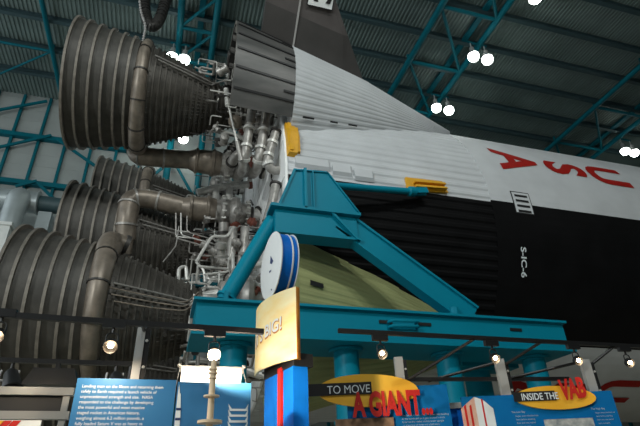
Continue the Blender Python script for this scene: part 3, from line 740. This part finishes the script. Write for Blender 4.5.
for i in (0,K): mb.add([o_[2*i],o_[2*i+1],i_[2*i+1],i_[2*i]],[(0,1,2,3)],1)
band=mb.build('band',[M['drum'],M['orange']],py)
mb=MB(); 
def bt(u,v): t=.5+u/.70; return bow(t,.0+v)+nx*.006
text(mb,"IT'S BIG!",lambda u,v:bt(u-.03,v-.02+u*.1),.135,.15,.015,2)
o=mb.build('lettering',M['ink'],band); o['label']="white words IT'S BIG!"
mb=MB(); text(mb,"IT'S BIG!",lambda u,v:bt(u-.036,v-.028+u*.1)-nx*.003,.14,.16,.03,2); o=mb.build('letter_shadow',M['orange'],band); o['label']='orange outline behind the words'
e0=c1+ty*.36
mb=MB(); mb.prism([c1+ty*.325+nx*.07+Vector((0,0,-.315)),c1+ty*.325+nx*.035+Vector((0,0,-.315)),c1+ty*.325+nx*.035+Vector((0,0,.285)),c1+ty*.325+nx*.07+Vector((0,0,.285))],ty*-.65)
mb.build('band_core',[M['orange']],py)
mb=MB().prism([c1+ty*a+nx*b+Vector((0,0,-.36)) for a,b in ((.30,.08),(.30,-.09),(-.30,-.09),(-.30,.08))],(0,0,.1)); mb.build('collar',M['blackink'],py)
def colm(a0,a1,b0,b1,z0,z1,m_,nm):
    MB().prism([c1*1+ty*a+nx*b-Vector((0,0,c1.z))+Vector((0,0,z0)) for a,b in ((a0,b0),(a1,b0),(a1,b1),(a0,b1))],(0,0,z1-z0)).build(nm,m_,py)
colm(-.28,.0,-.05,.08,.05,2.57,M['blueS'],'column'); colm(.10,.28,-.05,.08,.05,2.57,M['blueS'],'column')
colm(-.01,.11,-.04,.06,.05,2.60,M['blackink'],'core'); colm(.02,.08,.05,.095,.05,2.60,M['redink'],'red_stripe')
colm(-.5,.5,-.3,.3,0,.05,M['blackink'],'base')

# ------------------------------------------------------------------ exhibition panels, right group (turned towards the aisle)
hr=Vector((math.cos(YAW),-math.sin(YAW),0)); hf=Vector((math.sin(YAW),math.cos(YAW),0))
KO=Vector((CAM.x,CAM.y,0))+hf*5.0
def kiosk(name,label,cat,u,d=0.):
    return thing(name,label,cat,KO+hr*u+hf*d,-YAW,None,world=False)
def oval(mb,cx,cz,a,b,y0,y1,tilt=0.,mi=0,n=48):
    pts=[]
    for i in range(n):
        t=2*PI*i/n; x=a*math.copysign(abs(math.cos(t))**1.0,math.cos(t)); z=b*math.sin(t)
        pts.append(Vector((cx+x,y0,cz+z+x*tilt)))
    mb.prism(pts,(0,y1-y0,0),mi)
g=kiosk('heading_panel','blue panel with a yellow oval headed TO MOVE A GIANT','display panel',.66)
MB().box(-.48,.48,-.02,.02,.7,2.565).build('board',M['blueR'],g)
mb=MB(); mb.box(-.4,-.36,.02,.06,.03,2.4); mb.box(.36,.4,.02,.06,.03,2.4); mb.box(-.45,.45,-.25,.3,0,.03); mb.build('foot',M['rail'],g)
mb=MB(); oval(mb,-.28,2.535,.48,.15,-.05,-.02,-.03); ov=mb.build('oval',M['oval'],g)
mb=MB(); mb.box(-.84,-.24,-.062,-.05,2.50,2.61); mb.build('black_strip',M['blackink'],ov)
mb=MB(); text(mb,'TO MOVE',lambda u,v:Vector((-.46+u,-.066,2.545+v)),.093,.105,.0); mb.build('lettering',M['ink'],ov)
mb=MB()
text(mb,'A GIANT...',lambda u,v:Vector((-.06+u,-.075,2.395+v)),.158,.29,.045); o=mb.build('heading_letters',M['redink'],g); o['label']='red letters A GIANT'
mb=MB(); mb.box(-.60,-.06,-.045,-.02,1.75,2.29); mb.build('photo',M['brownphoto'],g)
mb=MB()
for i,l in enumerate(['The Saturn V moved from the assembly building','to the launch pad on a giant tracked vehicle.','It carried the rocket and its tower upright','on a journey of three and a half miles.','The whole load crept along the crawlerway','at less than one mile an hour.']):
    text(mb,l,lambda u,v,i=i:Vector((.02+u,-.024,2.30-.028*i+v)),.0225,.0225,.001,0,'LEFT')
mb.build('small_print',M['paleink'],g)
g=kiosk('building_panel','blue panel with a yellow oval headed INSIDE THE VAB','display panel',1.98)
MB().box(-.72,.70,-.02,.02,.7,2.445).build('board',M['blueR'],g)
mb=MB(); mb.box(-.6,-.56,.02,.06,.03,2.3); mb.box(.56,.6,.02,.06,.03,2.3); mb.box(-.65,.65,-.25,.3,0,.03); mb.build('foot',M['rail'],g)
mb=MB(); oval(mb,.15,2.40,.375,.105,-.05,-.02,-.035); ov=mb.build('oval',M['oval'],g)
mb=MB(); mb.box(-.24,.15,-.062,-.05,2.375,2.46); mb.build('black_strip',M['blackink'],ov)
mb=MB(); text(mb,'INSIDE THE',lambda u,v:Vector((.0+u,-.066,2.41+v)),.068,.085,.012); mb.build('lettering',M['ink'],ov)
mb=MB(); text(mb,'VAB',lambda u,v:Vector((.32+u,-.075,2.46+v+u*.1)),.125,.24,.05); o=mb.build('heading_letters',M['redink'],g); o['label']='red letters VAB'
mb=MB()                                               # printed tall building
Q=lambda x,z:(x,-.023,z)
mb.add([Q(-.76+.02,2.34),Q(-.60,2.44),Q(-.60,2.0),Q(-.74,2.0)],[(0,1,2,3)],0)
mb.add([Q(-.60,2.44),Q(-.52,2.41),Q(-.44,2.33),Q(-.44,2.0),Q(-.60,2.0)],[(0,1,2,3,4)],1)
for x in (-.71,-.66): mb.add([(x,-.025,2.36),(x+.02,-.025,2.375),(x+.02,-.025,2.0),(x,-.025,2.0)],[(0,1,2,3)],2)
mb.add([(-.54,-.025,2.42),(-.525,-.025,2.415),(-.525,-.025,2.0),(-.54,-.025,2.0)],[(0,1,2,3)],2)
mb.build('printed_building',[M['pinkprint'],M['ink'],M['redink']],g)
for off_,sz,dz in ((-.28,.021,0.),(.46,.018,.0)):
    mb=MB(); text(mb,'The Low Bay' if off_<0 else 'The High Bay',lambda u,v:Vector((off_+u,-.024,2.29+v)),.024,.024,.003,0,'LEFT')
    for i,l in enumerate(['Stages were checked out','here before stacking.','Each one was tested','again and again.']): text(mb,l,lambda u,v,i=i:Vector((off_+.03+u,-.024,2.255-.03*i+v)),sz,sz,.001,0,'LEFT')
    mb.build('small_print',M['paleink'],g)
mb=MB(); mb.box(.0,.45,-.03,-.02,1.8,2.215); mb.build('photo',M['greyphoto'],g)
g=kiosk('blue_side_board','narrow blue board with a grey bar in the gap between two blue panels','display panel',1.2,.12)
MB().box(-.12,.12,-.015,.015,.5,2.36).build('board',M['blueS'],g); MB().box(-.1,.1,-.05,-.015,2.36,2.41).build('bar',M['rail'],g); MB().box(-.08,.08,-.1,.1,0,.03).box(-.03,.03,0.0,.03,.03,.6).build('foot',M['rail'],g)

# posts with black brackets
def post(label,x,y,zt,w=.085,h=0.):
    t=thing('display_post',label,'post',(x,y,0),-YAW if y>-11.2 else 0,'grey posts behind the panels',world=False)
    MB().box(-w/2,w/2,-.03,.03,0,zt).build('upright',M['post'],t)
    m_=MB(); m_.box(w/2,w/2+.035,-.02,.02,zt-.42,zt-.03); m_.build('bracket',M['blackmetal'],t)
    for zz in (zt-.12,zt-.3): MB().lathe([(0,.012),(.012,.01)],(w/2+.017,-.02,zz),(0,-1,0),10).build('bolt',M['post'],t)
    return t
def postat(label,u,d,zt): 
    q=KO+hr*u+hf*d; return post(label,q.x,q.y,zt,.085)
post('grey post rising behind the left text panel',3.045,-11.28,2.78,.055)
postat('grey post behind the yellow oval of the giant heading',.72,.08,2.86)
postat('grey post at the left end of the building panel oval',1.72,.08,2.80)
postat('grey post at the right end of the building panel oval',2.56,.08,2.76)

# lighting tracks and spotlights
def track(label,p,q,r=.02,hang=()):
    t=thing('lighting_track',label,'lighting track',p,0,'black lighting tracks')
    MB().beam(p,q,.035,.035).build('rail',M['blackmetal'],t)
    for a,b in hang: MB().tube([a,b],.014,8).build('arm',M['blackmetal'],t)
    return t
track('black lighting track crossing before the lowest nozzle',(1.2,-11.6,2.715),(3.86,-11.6,2.675),hang=(((3.06,-11.28,2.74),(3.06,-11.6,2.69)),((1.4,-11.1,2.3),(1.4,-11.6,2.71))))
track('thin black lighting track behind the grey rail',(1.0,-10.6,2.66),(3.0,-10.6,2.66),hang=(((1.3,-10.6,0),(1.3,-10.6,2.66)),((2.97,-10.6,0),(2.97,-10.6,2.66))))
pp=lambda u,d,z:(KO+hr*u+hf*d)+Vector((0,0,z))
track('long black lighting track in front of the teal base beam',(4.62,-11.0,2.90),(9.2,-11.0,2.90),hang=(
   (pp(.76,.08,2.62),(5.95,-11.0,2.89)),(pp(1.76,.08,2.74),(6.68,-11.0,2.89)),(pp(2.6,.08,2.70),(7.57,-11.0,2.89))))
track('lower black lighting track passing between the posts',pp(.72,.12,2.655),pp(2.4,.16,2.60),hang=((pp(1.0,.13,2.63),pp(1.75,.12,2.79)),(pp(1.78,.14,2.62),pp(2.5,.09,2.74))))
SPOT=[None]
def spot(label,x,y,zt,drop,aim,energy=7.):
    """housing on the track, a thin yoke, an open bulb"""
    if SPOT[0] is None:
        t=thing('track_spotlight',label,'spotlight',(0,0,0),0,'track spotlights over the panels')
        MB().box(-.07,.07,-.02,.02,-.05,0).build('adapter',M['blackmetal'],t)
        m_=MB().tube([(0,0,-.05),(0,0,-.08)],.01,8).tube(fillet([(0,0,-.08),(-.035,0,-.09),(-.035,0,-.15)],.015,3),.005,6).tube(fillet([(0,0,-.08),(.035,0,-.09),(.035,0,-.15)],.015,3),.005,6); m_.build('yoke',M['blackmetal'],t)
        m_=MB().lathe([(0,.018),(.0,.04),(.03,.045),(.045,.043),(.02,.036),(.01,.01)],(0,.01,-.15),(0,-.8,-.6),16); m_.build('reflector',M['blackmetal'],t)
        MB().sphere((0,-.02,-.165),.018,12).build('bulb',M['bulb'],t)
        SPOT[0]=t
    else:
        t=copy_tree(SPOT[0]); t['label']=label
    t.location=(x,y,zt); t.rotation_euler=(0,0,0)
    ld=bpy.data.lights.new('track_light','SPOT'); ld.energy=energy*1.6; ld.color=(1,.80,.56); ld.shadow_soft_size=.02; ld.spot_size=rad(150); ld.spot_blend=.6
    lo=bpy.data.objects.new('track_light',ld); col.objects.link(lo); lo.location=(x,y-.03,zt-.21)
    lo.rotation_euler=(Vector(aim)-lo.location).to_track_quat('-Z','Y').to_euler()
    return t
spot('lit spotlight right above the tan flanged pole',3.53,-11.6,2.675,0,(4.0,-10.9,3.15),95)
spot('lit spotlight above the left text panel before the nozzle bell',2.89,-11.6,2.70,0,(2.95,-11.4,2.1))
spot('spotlight cut by the left edge, over the grey rail',2.25,-11.6,2.735,0,(2.3,-11.2,2.1),4)
spot('lit spotlight left of the post over the giant heading oval',5.0,-11.0,2.88,0,(4.75,-11.05,2.2),3)
spot('lit spotlight at the top of the post by the building panel',6.12,-11.0,2.88,0,(6.0,-11.5,2.1))
spot('lit spotlight over the right end of the building panel',7.05,-11.0,2.89,0,(6.9,-11.7,2.2))
spot('lit spotlight at the right edge beyond the last post',7.68,-11.0,2.89,0,(7.6,-12,1.5),4)
# dark spotlights on the rear left track
def darkspot(label,x):
    t=thing('dark_spotlight',label,'spotlight',(x,-10.6,2.64),0,None)
    MB().tube([(x,-10.6,2.645),(x,-10.6,2.58)],.012,8).build('stem',M['blackmetal'],t)
    MB().lathe([(0,.03),(.03,.05),(.12,.06),(.2,.075),(.2,.06),(.12,.03)],(x,-10.6,2.58),(.25,-.4,-.6),16).build('can',M['blackmetal'],t)
    MB().tube(fillet([(x-.06,-10.62,2.58),(x-.06,-10.66,2.5),(x+.06,-10.66,2.5),(x+.06,-10.62,2.58)],.02,3),.008,6).build('yoke',M['post'],t)
darkspot('unlit black spotlight with a pale yoke at the far left',2.12)
darkspot('unlit black spotlight behind the top of the left text panel',2.86)
bx=thing('flood_lamp','black wide flood lamp pointing down between grey rail and track','spotlight',(2.4,-10.6,2.5))
MB().prism([(2.30,-10.75,2.58),(2.58,-10.75,2.58),(2.62,-10.75,2.46),(2.24,-10.75,2.46)],(0,.2,0)).build('hood',M['blackmetal'],bx)
MB().box(2.42,2.45,-10.62,-10.58,2.57,2.66).build('stem',M['blackmetal'],bx)

WF=460.  # base power of the added fill floodlights
# unseen fill floodlights added on the near wall to brighten the rocket's flank
def fill_flood(label,x,z,tgt,e):
    t=thing('added_fill_flood',label,'floodlight',(x,YN+.6,z),0,'fill floodlights added on the near wall')
    MB().box(x-.6,x+.6,YN+.25,YN+.7,z-.4,z+.4).build('case',M['blackmetal'],t)
    MB().box(x-.55,x+.55,YN+.7,YN+.72,z-.35,z+.35).build('lens',M['glass'],t)
    MB().box(x-.1,x+.1,YN,YN+.25,z-.6,z-.4).box(x-.05,x+.05,YN+.0,YN+.3,z-.5,z+.1).build('bracket',M['blackmetal'],t)
    ld=bpy.data.lights.new('added_fill_light','AREA'); ld.energy=e*1.04; ld.color=(.95,1.,.97); ld.shape='RECTANGLE'; ld.size=1.1; ld.size_y=.7; ld.spread=rad(110)
    lo=bpy.data.objects.new('added_fill_light',ld); col.objects.link(lo); lo.location=(x,YN+.8,z); lo.rotation_euler=(Vector(tgt)-lo.location).to_track_quat('-Z','Y').to_euler()
for x,tx,k,z in ((-13.5,4.5,2.6,11.),(2.5,5.5,1.1,20.5),(9,9,1.1,20.5)): fill_flood('black fill floodlight added high on the near wall to brighten the rocket',x,z,(tx,-4,9.5),WF*k)

# ------------------------------------------------------------------ daylight from the end left open without glass, and exposure
w=bpy.data.worlds.new('world'); sc.world=w; w.use_nodes=True
bg=w.node_tree.nodes['Background']; bg.inputs['Color'].default_value=(.88,.96,1,1); bg.inputs['Strength'].default_value=1.25
vs_=sc.view_settings; vs_.view_transform='Standard'; vs_.look='None'; vs_.gamma=1; vs_.exposure=0.; vs_.use_curve_mapping=False
for o in bpy.data.objects:
    if '_o' in o: del o['_o']
